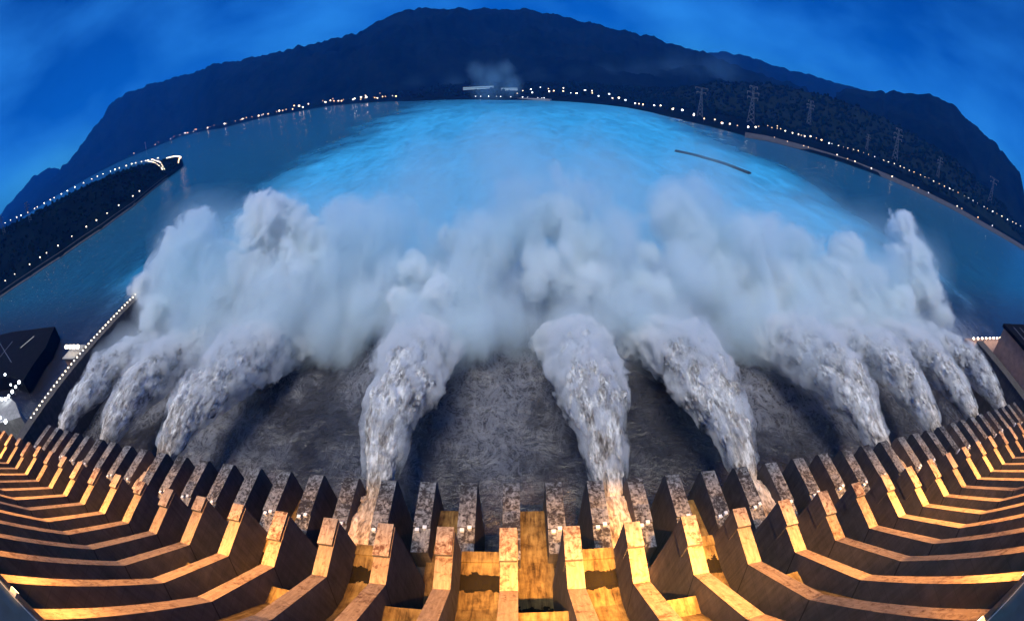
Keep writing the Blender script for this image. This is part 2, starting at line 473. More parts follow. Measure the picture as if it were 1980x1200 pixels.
for k in range(KMIN, KMAX):
    x0, x1 = k * U + 1.42, (k + 1) * U - 1.42
    if k % 2:            # surface spillway channel
        p = SURF + [(3.75, -12.2), (-0.5, -12.2)]
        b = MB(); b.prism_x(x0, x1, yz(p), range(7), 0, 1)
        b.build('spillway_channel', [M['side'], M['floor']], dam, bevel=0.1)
        # raised seam bars on the floor and sill edge
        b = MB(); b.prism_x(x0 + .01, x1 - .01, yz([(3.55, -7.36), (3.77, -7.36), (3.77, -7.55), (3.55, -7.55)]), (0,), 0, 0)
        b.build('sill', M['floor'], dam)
    else:                # deep outlet: roof block, then the long low chute between the lower walls
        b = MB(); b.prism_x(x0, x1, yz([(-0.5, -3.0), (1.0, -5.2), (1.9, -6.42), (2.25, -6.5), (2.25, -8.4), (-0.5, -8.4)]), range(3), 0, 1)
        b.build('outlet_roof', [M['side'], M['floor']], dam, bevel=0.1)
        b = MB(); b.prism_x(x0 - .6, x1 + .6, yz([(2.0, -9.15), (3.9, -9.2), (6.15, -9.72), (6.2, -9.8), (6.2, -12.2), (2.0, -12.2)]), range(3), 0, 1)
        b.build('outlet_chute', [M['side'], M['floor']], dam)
        b = MB(); b.box(x0, x1, 1.6 * U, 1.75 * U, CAMZ - 9.3 * U, CAMZ - 8.3 * U)
        b.build('outlet_shade_panel', M['dark'], dam)  # near-black panel, painted stand-in for the shade inside the outlet mouth
xl, xr = (KMIN - 1.5) * U, (KMAX + 1.5) * U
b = MB(); b.prism_x(xl - 420, xr + 420, yz([(-2.2, -2.35), (-0.42, -2.35), (-0.5, -2.9), (-0.5, -12.5), (-2.2, -12.5)]), (0,), 0, 0)
b.build('crest', M['deck'], dam)
b = MB(); b.prism_x(xl - 420, xr + 420, yz([(-0.46, -2.2), (-0.31, -2.2), (-0.31, -2.62), (-0.46, -2.62)]), (), 0, 0)
par = b.build('parapet', M['deck'], dam, bevel=0.08)
b = MB()
zr = CAMZ - 2.2 * U
b.bar((xl - 420, -0.325 * U, zr + .12), (xr + 420, -0.325 * U, zr + .12), 0.07, n=6)
b.build('rail', M['steel'], par)
for side in (0, 1):      # dam body either side of the spillway
    x0, x1 = ((xl - 420, KMIN * U - 1.43) if side == 0 else (KMAX * U + 1.43, xr + 420))
    b = MB(); b.prism_x(x0, x1, yz([(-0.5, -2.7), (0.3, -4.0), (4.0, -9.2), (4.4, -12.3), (-0.5, -12.3)]), (), 0, 0)
    b.build('abutment', M['side'], dam)
fx = 0
for k in range(KMIN, KMAX + 1):      # floodlight housings on the parapet
    f = empty('floodlight', (k * U + 2.2, -0.30 * U, zr)); 
    b = MB(); b.box(-.75, .75, -.12, .5, .25, .62); b.box(-.05, .05, 0, .1, 0, .25)
    b.build('housing', M['steel'], f, bevel=0.03)
    b = MB(); b.box(-.68, .68, .5, .53, .3, .58)
    b.build('lens', M['lamp_warm'], f)
    tag(f, 'long amber floodlight fixed on the parapet above the pier walls', 'floodlight', 'floodlights along the dam parapet')

# ------------------------------------------------------------------ river
def lines(lo, hi, a, b, fine, grow=1.25):
    """grid lines: fine between a and b, growing outside"""
    mid = list(np.arange(a, b + fine, fine)); s = fine
    left, x = [], a
    while x > lo: s *= grow; x -= s; left.append(x)
    s = fine; right, x = [], mid[-1]
    while x < hi: s *= grow; x += s; right.append(x)
    return np.array(left[::-1] + mid + right)
gx = lines(-26000, 26000, -330, 380, 2.0); gy = lines(-600, 26000, 40, 420, 2.0, 1.12)
XX, YY = np.meshgrid(gx, gy, indexing='ij')
amp = np.clip(1.4 - np.hypot((XX - 25) / 420, (YY - 130) / 420), 0, 1)
ZZ = amp * (3.2 * fbm(XX / 20, YY / 20, XX * 0 + 1.5, 4, 0.55) + 1.6 * np.abs(fbm(XX / 7, YY / 9, XX * 0 + 8.5, 3, 0.6)))
ZZ = np.where(amp > 0, ZZ, 0)
nx, ny = XX.shape
I = np.arange(nx * ny).reshape(nx, ny)
Q = np.stack([I[:-1, :-1], I[1:, :-1], I[1:, 1:], I[:-1, 1:]], -1).reshape(-1, 4)
me = mesh_np('water', np.stack([XX, YY, ZZ], -1).reshape(-1, 3), Q); smooth(me)
t = NT('river_water')
g = t.n('ShaderNodeNewGeometry'); sx = t.n('ShaderNodeSeparateXYZ'); t.l(g.outputs['Position'], sx.inputs[0])
wob = t.noise(t.pos(), 0.006, 4, 0.6)
wobm = t.math('MULTIPLY', t.math('SUBTRACT', wob, 0.5), 330.0)
ax = t.math('ABSOLUTE', t.math('ADD', t.math('SUBTRACT', sx.outputs[0], 45.0), wobm))
inx = t.n('ShaderNodeMapRange'); inx.clamp = True; inx.interpolation_type = 'SMOOTHSTEP'
inx.inputs[1].default_value = 250; inx.inputs[2].default_value = 420; inx.inputs[3].default_value = 1; inx.inputs[4].default_value = 0
t.l(ax, inx.inputs[0])
iny = t.n('ShaderNodeMapRange'); iny.clamp = True; iny.interpolation_type = 'SMOOTHSTEP'
iny.inputs[1].default_value = 900; iny.inputs[2].default_value = 1750; iny.inputs[3].default_value = 1; iny.inputs[4].default_value = 0.0
t.l(t.math('ADD', sx.outputs[1], wobm), iny.inputs[0])
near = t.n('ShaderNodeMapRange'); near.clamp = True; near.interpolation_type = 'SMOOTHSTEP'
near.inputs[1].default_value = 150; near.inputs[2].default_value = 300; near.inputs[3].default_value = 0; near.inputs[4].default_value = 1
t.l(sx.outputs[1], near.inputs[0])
streak = t.noise(t.pos((1.0, 0.35, 1)), 0.035, 7, 0.66, 1.2)
fine = t.noise(t.pos((1, 0.8, 1)), 0.16, 8, 0.7, 1.5)
pale = t.math('MULTIPLY', inx.outputs[0], iny.outputs[0])
lac = t.ramp(t.math('ADD', t.math('MULTIPLY', streak, 0.55), t.math('MULTIPLY', fine, 0.45)), [(0.34, 0.45), (0.62, 1.0)])
foam_glow_far = t.math('MULTIPLY', t.math('ADD', t.math('MULTIPLY', pale, 0.87), 0.13), lac)
fil = t.noise(t.pos((1, 0.6, 1), (70, 0, 0)), 0.13, 7, 0.68, 1.0)
fil2 = t.noise(t.pos((0.8, 1, 1), (0, 50, 0)), 0.4, 6, 0.66, 0.8)
def ridge(x): return t.math('SUBTRACT', 1.0, t.math('MULTIPLY', t.math('ABSOLUTE', t.math('SUBTRACT', x, 0.5)), 9.0), True)
fl_ = t.math('MAXIMUM', t.math('POWER', ridge(fil), 2.0), t.math('MULTIPLY', t.math('POWER', ridge(fil2), 2.0), 0.75))
patch = t.ramp(t.noise(t.pos((1, 0.7, 1), (9, 9, 0)), 0.016, 5, 0.6, 0.5), [(0.42, 0.12), (0.60, 1.0)])
foam_near = t.math('MULTIPLY', t.math('ADD', t.math('MULTIPLY', fl_, 0.85), t.math('MULTIPLY', fine, 0.34)), patch)
foam_near = t.math('MULTIPLY', foam_near, inx.outputs[0])
calm = t.n('ShaderNodeMapRange'); calm.clamp = True; calm.interpolation_type = 'SMOOTHSTEP'      # slack water at the toe of the dam carries less foam
calm.inputs[1].default_value = 62; calm.inputs[2].default_value = 150; calm.inputs[3].default_value = 0.22; calm.inputs[4].default_value = 0.95
t.l(t.math('ADD', sx.outputs[1], t.math('MULTIPLY', t.math('SUBTRACT', streak, 0.5), 120.0)), calm.inputs[0])
foam_near = t.math('MULTIPLY', foam_near, calm.outputs[0])
fmix = t.n('ShaderNodeMix', data_type='FLOAT'); t.l(near.outputs[0], fmix.inputs[0]); t.l(foam_near, fmix.inputs[2]); t.l(foam_glow_far, fmix.inputs[3])
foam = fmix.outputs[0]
fcol = t.mix(near.outputs[0], (0.30, 0.30, 0.35), (0.05, 0.50, 0.86))  # far colour mixes aerated foam with a painted cyan glow of mist
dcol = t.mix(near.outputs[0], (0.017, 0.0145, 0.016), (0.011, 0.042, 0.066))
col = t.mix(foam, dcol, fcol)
wv1 = t.noise(t.pos((1, 1.6, 1)), 0.05, 6, 0.65, 0.4)
wv2 = t.noise(t.pos((1, 1.3, 1)), 0.3, 5, 0.65, 0.3)
bh = t.math('ADD', t.math('MULTIPLY', wv1, 5.0), t.math('MULTIPLY', wv2, 1.2))
bh = t.math('ADD', bh, t.math('MULTIPLY', fine, 1.5))
rr = t.math('ADD', t.math('MULTIPLY', foam, 0.5), 0.16)
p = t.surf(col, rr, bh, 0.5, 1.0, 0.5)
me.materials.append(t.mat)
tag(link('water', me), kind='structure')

# ------------------------------------------------------------------ land: banks, hill, mountains (polar height fields round the valley)
def interp_az(pts, dist=None):
    a = sorted(azel(px, py) for px, py in pts)
    return np.array([p[0] for p in a]), np.array([p[1] for p in a])

SKY = [(20,408),(60,385),(100,345),(130,310),(190,240),(210,200),(250,175),(330,150),(400,128),(470,112),(540,97),(600,82),(690,60),(730,35),(780,18),(830,10),(900,13),(960,12),
       (1000,16),(1060,22),(1110,35),(1160,42),(1200,58),(1260,68),(1310,85),(1360,97),(1400,112),(1440,130),(1500,150),(1560,165)]
FAR = [(1250,100),(1310,92),(1360,97),(1400,100),(1450,105),(1500,125),(1560,140),(1600,150),(1640,162),(1680,175),(1760,215)]
RIGHT = [(1540,200),(1580,180),(1650,167),(1720,172),(1800,178),(1850,205),(1900,250),(1950,300),(1975,335)]
HILL = [(1120,186),(1200,172),(1300,166),(1400,156),(1470,155),(1530,165),(1600,180),(1680,212),(1750,245),(1830,292),(1900,352),(1978,440)]
SHORE = [(230,313),(300,284),(353,263),(427,249),(493,232),(560,219),(620,208),(700,200),(800,196),(960,194),(1100,197),(1210,208),(1330,235),(1450,266),(1650,322),(1800,384),(1975,480)]

s_az, s_el = interp_az(SHORE)
s_d = CAMZ / np.tan(np.radians(-s_el))

def polar_land(name, azs, rs, hfun, mat):
    A, RR = np.meshgrid(azs, rs, indexing='ij')
    X = CAMX + RR * np.sin(np.radians(A)); Y = RR * np.cos(np.radians(A))
    H = hfun(A, RR, X, Y)
    n, m = A.shape; I = np.arange(n * m).reshape(n, m)
    Q = np.stack([I[:-1, :-1], I[:-1, 1:], I[1:, 1:], I[1:, :-1]], -1).reshape(-1, 4)[:, ::-1]
    me = mesh_np(name, np.stack([X, Y, H], -1).reshape(-1, 3), Q); smooth(me)
    me.materials.append(mat)
    return tag(link(name, me), kind='structure')

def m_slope(name, a, b, scale):
    t = NT(name); n = t.noise(t.pos(), scale, 8, 0.68); n2 = t.noise(t.pos((1, 1, 1), (900, 0, 0)), scale * 5, 5, 0.7)
    k = t.math('ADD', t.math('MULTIPLY', n, 0.6), t.math('MULTIPLY', n2, 0.4))
    t.surf(t.ramp(k, [(0.36, a), (0.66, b)]), 1.0, n2, 0.6, 6.0, 0.0); return t.mat
M['mountain'] = m_slope('wooded_mountain', (0.0005, 0.002, 0.005), (0.006, 0.013, 0.018), 0.004)
M['hill'] = m_slope('wooded_hill', (0.004, 0.009, 0.008), (0.012, 0.02, 0.016), 0.02)

def crest_fun(sil, D, width_f, width_b, rough, seed, wob=0.12, clear=0, jag=0.75):
    az, el = interp_az(sil)
    fa = np.arange(az[0], az[-1], 0.15); el = np.interp(fa, az, el); az = fa
    el = el + jag * fbm(az / 2.6 + seed, az * 0 + seed, az * 0, 5, 0.62, True)
    def f(A, RR, X, Y):
        e = np.interp(A, az, el, left=el[0], right=el[-1])
        Dw = D * (1 + wob * fbm(A / 14 + seed, A * 0, A * 0 + seed, 2))
        if clear: Dw = np.maximum(Dw, np.interp(A, s_az, s_d) + clear)
        Hc = CAMZ + Dw * np.tan(np.radians(e))
        fade = np.clip((A - (az[0] - 3)) / 3, 0, 1) * np.clip((az[-1] + 3 - A) / 3, 0, 1)
        Hc = Hc * fade
        s = RR - Dw
        prof = np.where(s < 0, np.clip(1 + s / width_f, 0, 1), np.clip(1 - s / width_b, 0, 1))
        prof = prof ** 1.15
        nz = fbm(X / 420 + seed, Y / 420, X * 0 + seed, 6, 0.55)
        rid = 1 - 2 * np.abs(fbm(X / 760 + seed, Y / 760, A * 0 + 3 * seed, 5, 0.58))
        h = Hc * prof + Hc * 1.5 * rough * (nz * 0.7 + (rid - 0.6) * 0.8) * (prof * (1 - prof) * 4)
        return h - 8
    return f
polar_land('mountains', np.arange(-84, 62, 0.22), np.linspace(1900, 9000, 150), crest_fun(SKY, 3600, 1500, 1500, 0.28, 1.7, 0.05, 1700), M['mountain'])
polar_land('far_mountains', np.arange(15, 76, 0.25), np.linspace(4200, 8000, 60), crest_fun(FAR, 6200, 1800, 1700, 0.25, 4.2, 0.03), M['mountain'])
polar_land('right_mountain', np.arange(40, 98, 0.25), np.linspace(1900, 4600, 70), crest_fun(RIGHT, 3300, 1300, 1200, 0.28, 8.2, 0.04), M['mountain'])
FL = [(-10,425),(5,402),(30,375),(60,345),(95,318),(125,330),(150,360)]
polar_land('left_far_mountain', np.arange(-92, -50, 0.3), np.linspace(6000, 10500, 40), crest_fun(FL, 8500, 2300, 1800, 0.2, 6.1, 0.02), M['mountain'])
hill_f = crest_fun(HILL, 2050, 560, 700, 0.30, 2.9, 0.04)
hill_az = np.arange(4, 88, 0.2); hill_r = np.linspace(1400, 2750, 70)
polar_land('hill', hill_az, hill_r, hill_f, M['hill'])

def shore(A): return np.interp(A, s_az, s_d)
def bank_f(A, RR, X, Y):
    d = RR - shore(A)
    h = np.interp(d, [-30, 0, 25, 60, 300, 900, 2500], [-6, -0.5, 6, 9, 13, 26, 40])
    return h + np.clip(d / 200, 0, 1) * 8 * fbm(X / 180, Y / 180, X * 0 + 2.2, 4)
azs = np.arange(-58, 92, 0.35)
rs_rel = np.array([-30, -8, 0, 10, 25, 40, 60, 100, 150, 220, 300, 420, 560, 720, 900, 1200, 1600, 2200, 3000])
A, D = np.meshgrid(azs, rs_rel, indexing='ij'); RR = shore(A) + D
X = CAMX + RR * np.sin(np.radians(A)); Y = RR * np.cos(np.radians(A)); H = bank_f(A, RR, X, Y)
n, m = A.shape; I = np.arange(n * m).reshape(n, m)
Q = np.stack([I[:-1, :-1], I[:-1, 1:], I[1:, 1:], I[1:, :-1]], -1).reshape(-1, 4)[:, ::-1]
me = mesh_np('river_bank', np.stack([X, Y, H], -1).reshape(-1, 3), Q); smooth(me); me.materials.append(M['bank'])
tag(link('river_bank', me), kind='structure')
def ground_h(x, y):
    a = np.array([[math.degrees(math.atan2(x - CAMX, y))]]); r = np.array([[math.hypot(x - CAMX, y)]])
    xx, yy = np.array([[x]]), np.array([[y]])
    h = bank_f(a, r, xx, yy)[0, 0]
    if 4 < a[0, 0] < 88 and 1400 < r[0, 0] < 2750: h = max(h, hill_f(a, r, xx, yy)[0, 0])
    return float(h)

# pale sloping revetment along the right bank, following the waterline
def strip(name, pts, wid, z0, z1, mat, thick=1.5):
    """embankment ribbon: waterline points, sloping up away from the water"""
    b = MB(); n = len(pts)
    for i in range(n - 1):
        vs = []
        for P in (pts[i], pts[i + 1]):
            d = Vector((P[0] - CAMX, P[1])).normalized()
            q = (P[0] + d.x * wid, P[1] + d.y * wid)
            vs += [(P[0], P[1], z0), (q[0], q[1], z1), (q[0], q[1], z1 - thick), (P[0], P[1], z0 - thick)]
        b.add(vs, [(0, 1, 5, 4), (1, 2, 6, 5), (3, 0, 4, 7), (2, 3, 7, 6)])
    return b.build(name, mat)
R_EDGE = [at_z(px, py, 0.3) for px, py in [(1440,266),(1480,272),(1540,287),(1600,304),(1660,324),(1720,348),(1780,375),(1840,404),(1900,438),(1950,466),(1985,487)]]
tag(strip('embankment', [(p.x, p.y) for p in R_EDGE], 34, 0.6, 9.8, M['quay']), kind='structure')

# ------------------------------------------------------------------ left peninsula
near_px = [(-60,625),(0,576),(60,536),(120,497),(200,442),(260,398),(315,352),(345,330),(355,320)]
far_px = [(-60,462),(0,440),(60,412),(120,379),(200,340),(260,319),(315,307),(340,304),(352,308)]
NE = [at_z(px, py, 0) for px, py in near_px]
def pen_rows():
    rows = []
    for i, P in enumerate(NE):
        dist = math.hypot(P.x - CAMX, P.y) + (430, 430, 430, 430, 420, 380, 300, 160, 60)[i]
        F = at_r(*far_px[i], dist); z = max(4.0, F.z)
        L = (Vector((F.x, F.y)) - Vector((P.x, P.y)))
        rows.append((P, L, z))
    return rows
PR = pen_rows()
ts = [-0.04, 0, 0.03, 0.06, 0.09, 0.2, 0.35, 0.5, 0.65, 0.8, 0.93, 1.0, 1.08]
def pen_h(i_f, tt):
    """height across the peninsula at row position i_f and crossing fraction tt"""
    zc = np.interp(i_f, range(len(PR)), [r[2] for r in PR])
    return np.interp(tt, [-0.04, 0, 0.03, 0.06, 0.09, 0.5, 0.9, 1.0, 1.08], [-5, -0.4, min(zc, 7), min(zc, 7.5), min(zc, 8), zc * .9, zc, zc * 0.7, -4])
def pen_pt(i_f, tt):
    i = min(int(i_f), len(PR) - 2); f = i_f - i
    P = PR[i][0].lerp(PR[i + 1][0], f); L = PR[i][1].lerp(PR[i + 1][1], f)
    return P.x + L.x * tt, P.y + L.y * tt, float(pen_h(i_f, tt))
V = []; ii = np.linspace(0, len(PR) - 1, 90)
for a in ii:
    for tt in ts:
        x, y, z = pen_pt(a, tt)
        V.append((x, y, z + (1.5 * float(pnoise(np.array([x / 40]), np.array([y / 40]), np.array([0.3]))[0]) if 0.1 < tt < 0.95 else 0)))
I = np.arange(len(V)).reshape(len(ii), len(ts))
Q = np.stack([I[:-1, :-1], I[:-1, 1:], I[1:, 1:], I[1:, :-1]], -1).reshape(-1, 4)
me = mesh_np('peninsula', np.array(V), Q); smooth(me); me.materials.append(M['bank'])
tag(link('peninsula', me), kind='structure')
b = MB()
for a, c in zip(np.linspace(0, 6.3, 40)[:-1], np.linspace(0, 6.3, 40)[1:]):
    p0, p1 = pen_pt(a, 0.0), pen_pt(c, 0.0); q0, q1 = pen_pt(a, 0.042), pen_pt(c, 0.042)
    b.add([(*p0[:2], .5), (*q0[:2], q0[2] + .6), (*q1[:2], q1[2] + .6), (*p1[:2], .5)], [(0, 1, 2, 3)])
    b.add([(*p0[:2], -1.5), (*q0[:2], q0[2] - 1.4), (*q1[:2], q1[2] - 1.4), (*p1[:2], -1.5)], [(3, 2, 1, 0)])
tag(b.build('peninsula_revetment', M['quay']), kind='structure')

# ------------------------------------------------------------------ woods
def woods(name, spots, mat):
    base = MB(); base.ball((0, 0, 0), 1.0, 6, 4)
    bv = np.array(base.v); V = []; F = []
    for (x, y, z, r) in spots:
        j = nrs.uniform(0.7, 1.3, (len(bv), 1))
        v = bv * j * np.array([r, r, r * nrs.uniform(0.7, 1.25)]) + np.array([x, y, z])
        o = len(V) * len(bv); V.append(v); F += [tuple(o + i for i in f) for f in base.f]
    me = bpy.data.meshes.new(name); me.from_pydata([tuple(p) for p in np.concatenate(V)], [], F); me.materials.append(mat)
    return tag(link(name, me), kind='stuff')
sp = []
A1 = nrs.uniform(6, 86, 5200); R1 = nrs.uniform(1420, 2250, 5200)
xx = CAMX + R1 * np.sin(np.radians(A1)); yy = R1 * np.cos(np.radians(A1))
hh = np.maximum(hill_f(A1[None], R1[None], xx[None], yy[None])[0], bank_f(A1[None], R1[None], xx[None], yy[None])[0])
ok = (R1 - shore(A1)) > 210
for x, y, h in zip(xx[ok], yy[ok], hh[ok]):
    r = nrs.uniform(3.5, 8); sp.append((x, y, h + r * .5, r))
woods('hillside_woods', sp, M['leaf'])
sp = []
for _ in range(1500):
    a = nrs.uniform(0, 7.4); tt = nrs.uniform(0.13, 0.97)
    if tt > 0.8: continue
    x, y, z = pen_pt(a, tt); r = nrs.uniform(2.0, 4.6); sp.append((x, y, z + r * .4, r))
woods('peninsula_woods', sp, M['leaf'])
sp = []
A1 = nrs.uniform(-56, 20, 1500)
for a in A1:
    r0 = shore(np.array([a]))[0] + nrs.uniform(60, 900)
    x = CAMX + r0 * math.sin(R(a)); y = r0 * math.cos(R(a)); r = nrs.uniform(3, 7)
    sp.append((x, y, ground_h(x, y) + r * .3, r))
woods('far_bank_woods', sp, M['leaf'])

# ------------------------------------------------------------------ street lamps
_lamp_mesh = {}
def lamp_mesh(kind, pole, r):
    key = (kind, pole, r)
    if key not in _lamp_mesh:
        b = MB(); b.bar((0, 0, -1.0), (0, 0, pole), 0.12 + r * 0.06, 0.08 + r * 0.04, 5, 0)
        b.bar((0, 0, pole), (0, -0.9 * r, pole + 0.4 * r), 0.06 + r * .03, n=4, mi=0)
        b.ball((0, -0.9 * r, pole + 0.4 * r), r, 8, 6, 1, 0.8)
        _lamp_mesh[key] = b.mesh('street_lamp', [M['steel'], M[kind]])
    return _lamp_mesh[key]
FAR_LIGHTS = []          # the most distant specks, past the 300 that show largest, go into one object
def lamp(P, label, group, kind='lamp', pole=8.0, r=0.8):
    if label is None: FAR_LIGHTS.append((P, kind, pole, r)); return
    o = link('street_lamp', lamp_mesh(kind, pole, r), None, P)
    return tag(o, label, 'street lamp', group)
def along(pts, n, jit=0.0):
    """n places spread evenly along a line of points"""
    pts = [Vector(p) for p in pts]; seg = [(b - a).length for a, b in zip(pts, pts[1:])]; tot = sum(seg); out = []
    for i in range(n):
        d = min(max((i + 0.5 + rng.uniform(-jit, jit)) / n, 0), 0.9999) * tot
        for a, b, s in zip(pts, pts[1:], seg):
            if d <= s: out.append(a.lerp(b, d / s)); break
            d -= s
    return out
def land_spot(px, py, pole):
    """where the view ray meets the top of a pole standing on the bank"""
    d = ray(px, py); a = math.degrees(math.atan2(d.x, d.y)); h = math.hypot(d.x, d.y)
    r = float(shore(np.array([a]))[0]) + 18.0
    for _ in range(260):
        P = (CAMX + d.x / h * r, d.y / h * r)
        g = ground_h(*P)
        if CAMZ + d.z / h * r <= g + pole: break
        r += 6
    else:
        r = float(shore(np.array([a]))[0]) + 60.0; P = (CAMX + d.x / h * r, d.y / h * r); g = ground_h(*P)
    return (P[0], P[1], g)
def shore_lamps(px, n, label, group, z=10, jit=0.4, kind=None, r=(1.5, 2.6), pole=8.0, up=0.0):
    for p in along([(x, y, 0) for x, y in px], n, jit):
        k = rng.choice((kind or 'lamp', 'lamp_dim', 'lamp_dim', 'lamp_faint', 'lamp_warm', 'lamp_bright', 'lamp'))
        lamp(land_spot(p.x, p.y - (rng.random() ** 2) * up, pole), label, group, k, pole, round(rng.uniform(*r), 1))
shore_lamps([(250,299),(300,278),(353,257),(427,243),(493,226),(560,213),(612,203)], 46, None, None, 10, .9, None, (1.6, 3.6), 10, 16)
shore_lamps([(330,268),(400,247),(480,228),(560,211),(640,197),(740,187)], 40, None, None, 10, .95, None, (1.2, 2.4), 10, 22)
shore_lamps([(610,201),(660,196),(720,191),(770,187)], 18, 'warm lamp in the dense row on the far bank left of the lit quay', 'lamps in the dense far row', 10, .8, 'lamp_warm', (1.3, 2.4), 8, 5)
shore_lamps([(1000,182),(1060,178),(1110,181),(1170,188),(1215,197)], 22, 'lamp on the far bank at the mountain foot, right of the lit quay', 'lamps at the far end of the right bank', 10, .8, None, (1.6, 3.0), 8, 10)
shore_lamps([(1215,200),(1270,206),(1330,222),(1395,240),(1440,246)], 16, 'white lamp on the right bank between the lit quay and the tallest pylons', 'lamps below the pylons', 9, .6, 'lamp', (1.2, 2.2), 8, 6)
shore_lamps([(1446,248),(1470,245),(1500,248),(1540,260),(1590,272)], 16, 'white lamp in the thick cluster where the right bank road begins', 'lamps at the start of the road', 10, .7, 'lamp', (1.0, 2.2), 8, 6)
shore_lamps([(1595,275),(1660,292),(1730,318),(1800,348),(1870,382),(1930,415),(1979,440)], 40, 'white lamp in the even row along the lit road on the right bank', 'lamps along the right bank road', 11, .25, 'lamp', (0.7, 1.4), 9)
shore_lamps([(1470,258),(1540,280),(1620,300),(1690,328),(1760,360),(1830,395),(1925,450)], 16, 'lone lamp on the right embankment below the lit road', 'lamps on the right embankment', 8, .7, 'lamp', (0.9, 1.4), 6)

b = MB(); kinds_ = sorted({f[1] for f in FAR_LIGHTS})
for P, kd, pole, r in FAR_LIGHTS:
    P = Vector(P); b.bar(P + Vector((0, 0, -1)), P + Vector((0, 0, pole)), 0.12 + r * .06, .08 + r * .04, 5, 0)
    b.ball(P + Vector((0, 0, pole + .4 * r)), r, 8, 6, 1 + kinds_.index(kd), 0.8)
tag(b.build('far_bank_lights', [M['steel']] + [M[k] for k in kinds_]), 'string of distant lights along the far left bank under the mountain', kind='stuff')
def pen_lamps(a0, a1, tt0, tt1, n, label, group, r=(0.7, 1.1), kind='lamp'):
    for i in range(n):
        f = (i + 0.5 + rng.uniform(-.3, .3)) / n
        x, y, z = pen_pt(a0 + (a1 - a0) * f, tt0 + (tt1 - tt0) * f)
        lamp((x, y, z), label, group, kind, 7.0, round(rng.uniform(*r), 1))
pen_lamps(0.3, 5.9, 0.9, 0.9, 32, 'small lamp in the row along the far shore of the dark peninsula', 'lamps along the far shore of the peninsula', (0.9, 1.5))
pen_lamps(0.5, 5.4, 0.1, 0.1, 15, 'lone lamp above the revetment on the near shore of the dark peninsula', 'lamps along the near shore of the peninsula', (0.7, 1.1))
pen_lamps(6.3, 7.95, 0.96, 0.9, 14, 'white lamp in the bright curve round the tip of the peninsula', 'lamps round the tip of the peninsula', (1.2, 1.7))
pen_lamps(7.9, 7.2, 0.7, 0.1, 8, 'warm lamp at the end of the bright curve on the tip of the peninsula', 'lamps at the end of the curve', (1.2, 1.6), 'lamp_warm')
pen_lamps(5.4, 6.1, 0.92, 0.2, 10, 'lamp in the left of two short rows crossing the peninsula', 'lamps crossing the peninsula, left row', (0.9, 1.3))
pen_lamps(5.6, 6.2, 0.92, 0.2, 10, 'lamp in the right of two short rows crossing the peninsula', 'lamps crossing the peninsula, right row', (0.9, 1.3))

# ------------------------------------------------------------------ far lit buildings and quay
def building(name, P, wx, dy, h, floors, label, cat='building', wing=None):
    e = empty(name, (P[0], P[1], P[2]))
    a = math.atan2(P[0] - CAMX, P[1]); e.rotation_euler = (0, 0, -a)
    b = MB(); b.box(-wx/2, wx/2, 0, dy, -6, h); b.build('wall', M['pale_concrete'], e)
    b = MB(); b.box(-wx/2 - .8, wx/2 + .8, -.8, dy + .8, h, h + 1.2); b.build('roof', M['roof'], e)
    for f in range(floors):
        z0 = h * (f + 0.35) / floors; z1 = h * (f + 0.8) / floors
        b = MB()
        b.box(-wx/2 + 1.5, wx/2 - 1.5, -.25, .05, z0, z1)
        if b.v: b.build('window_band', M['window'], e)
    return tag(e, label, cat)
def far_ground(px, py, dist):
    p = at_r(px, py, dist); g = ground_h(p.x, p.y); return (p.x, p.y, g)
def on_ray(px, py):
    """first place where the view ray meets the land"""
    d0 = 900.0
    for i in range(240):
        p = at_r(px, py, d0)
        if p.z <= ground_h(p.x, p.y): return (p.x, p.y, ground_h(p.x, p.y))
        d0 += 15
    return (p.x, p.y, ground_h(p.x, p.y))
for (px, py, wx, h, fl, lab) in [
    (640, 176, 34, 14, 2, 'small lit building on the far left bank beside the dense row of lamps'),
    (690, 172, 40, 9, 1, 'low lit shed on the far left bank above the dense row of lamps'),
    (790, 161, 70, 9, 1, 'long low white lit building at the mountain foot, leftmost of its row'),
    (838, 162, 62, 9, 1, 'long low white lit building at the mountain foot, middle of its row'),
    (870, 158, 56, 9, 1, 'low white lit building at the mountain foot, rightmost of its row'),
    (925, 174, 120, 14, 2, 'wide pale blue lit hall on the far shore beneath the steam'),
    (985, 176, 60, 12, 2, 'smaller pale lit hall on the far shore, right of the wide hall')]:
    P = on_ray(px, py)
    building('lit_building', P, wx, 22, h, fl, lab)
qa, qb = at_z(915, 189, 4), at_z(1065, 193, 4)
b = MB(); d = (qb - qa); nrm = Vector((-d.y, d.x, 0)).normalized()
def quad_prism(b, p, q, wid, z0, z1, mi=0):
    d = Vector((q[0] - p[0], q[1] - p[1], 0)).normalized(); n_ = Vector((-d.y, d.x, 0)) * wid / 2
    P = [Vector((p[0], p[1], 0)), Vector((q[0], q[1], 0))]
    vs = [(*(P[0] + n_)[:2], z0), (*(P[0] - n_)[:2], z0), (*(P[1] - n_)[:2], z0), (*(P[1] + n_)[:2], z0)]
    vs += [(v[0], v[1], z1) for v in vs]
    b.add(vs, [(0,1,2,3), (7,6,5,4), (0,4,5,1), (1,5,6,2), (2,6,7,3), (3,7,4,0)], mi)
quad_prism(b, qa, qb, 14, -3, 5)
quay = b.build('quay', M['pale_concrete']); tag(quay, 'long pale quay along the far waterline under the steam', 'quay')
for i, p in enumerate(along([(qa.x, qa.y, 5), (qb.x, qb.y, 5)], 14, .8)):
    lamp((p.x, p.y, 5), 'white lamp in the tight row on the pale far quay', 'lamps on the far quay', rng.choice(('lamp_cool', 'lamp_faint', 'lamp_faint')), 3.0, round(rng.uniform(.8, 1.6), 1))

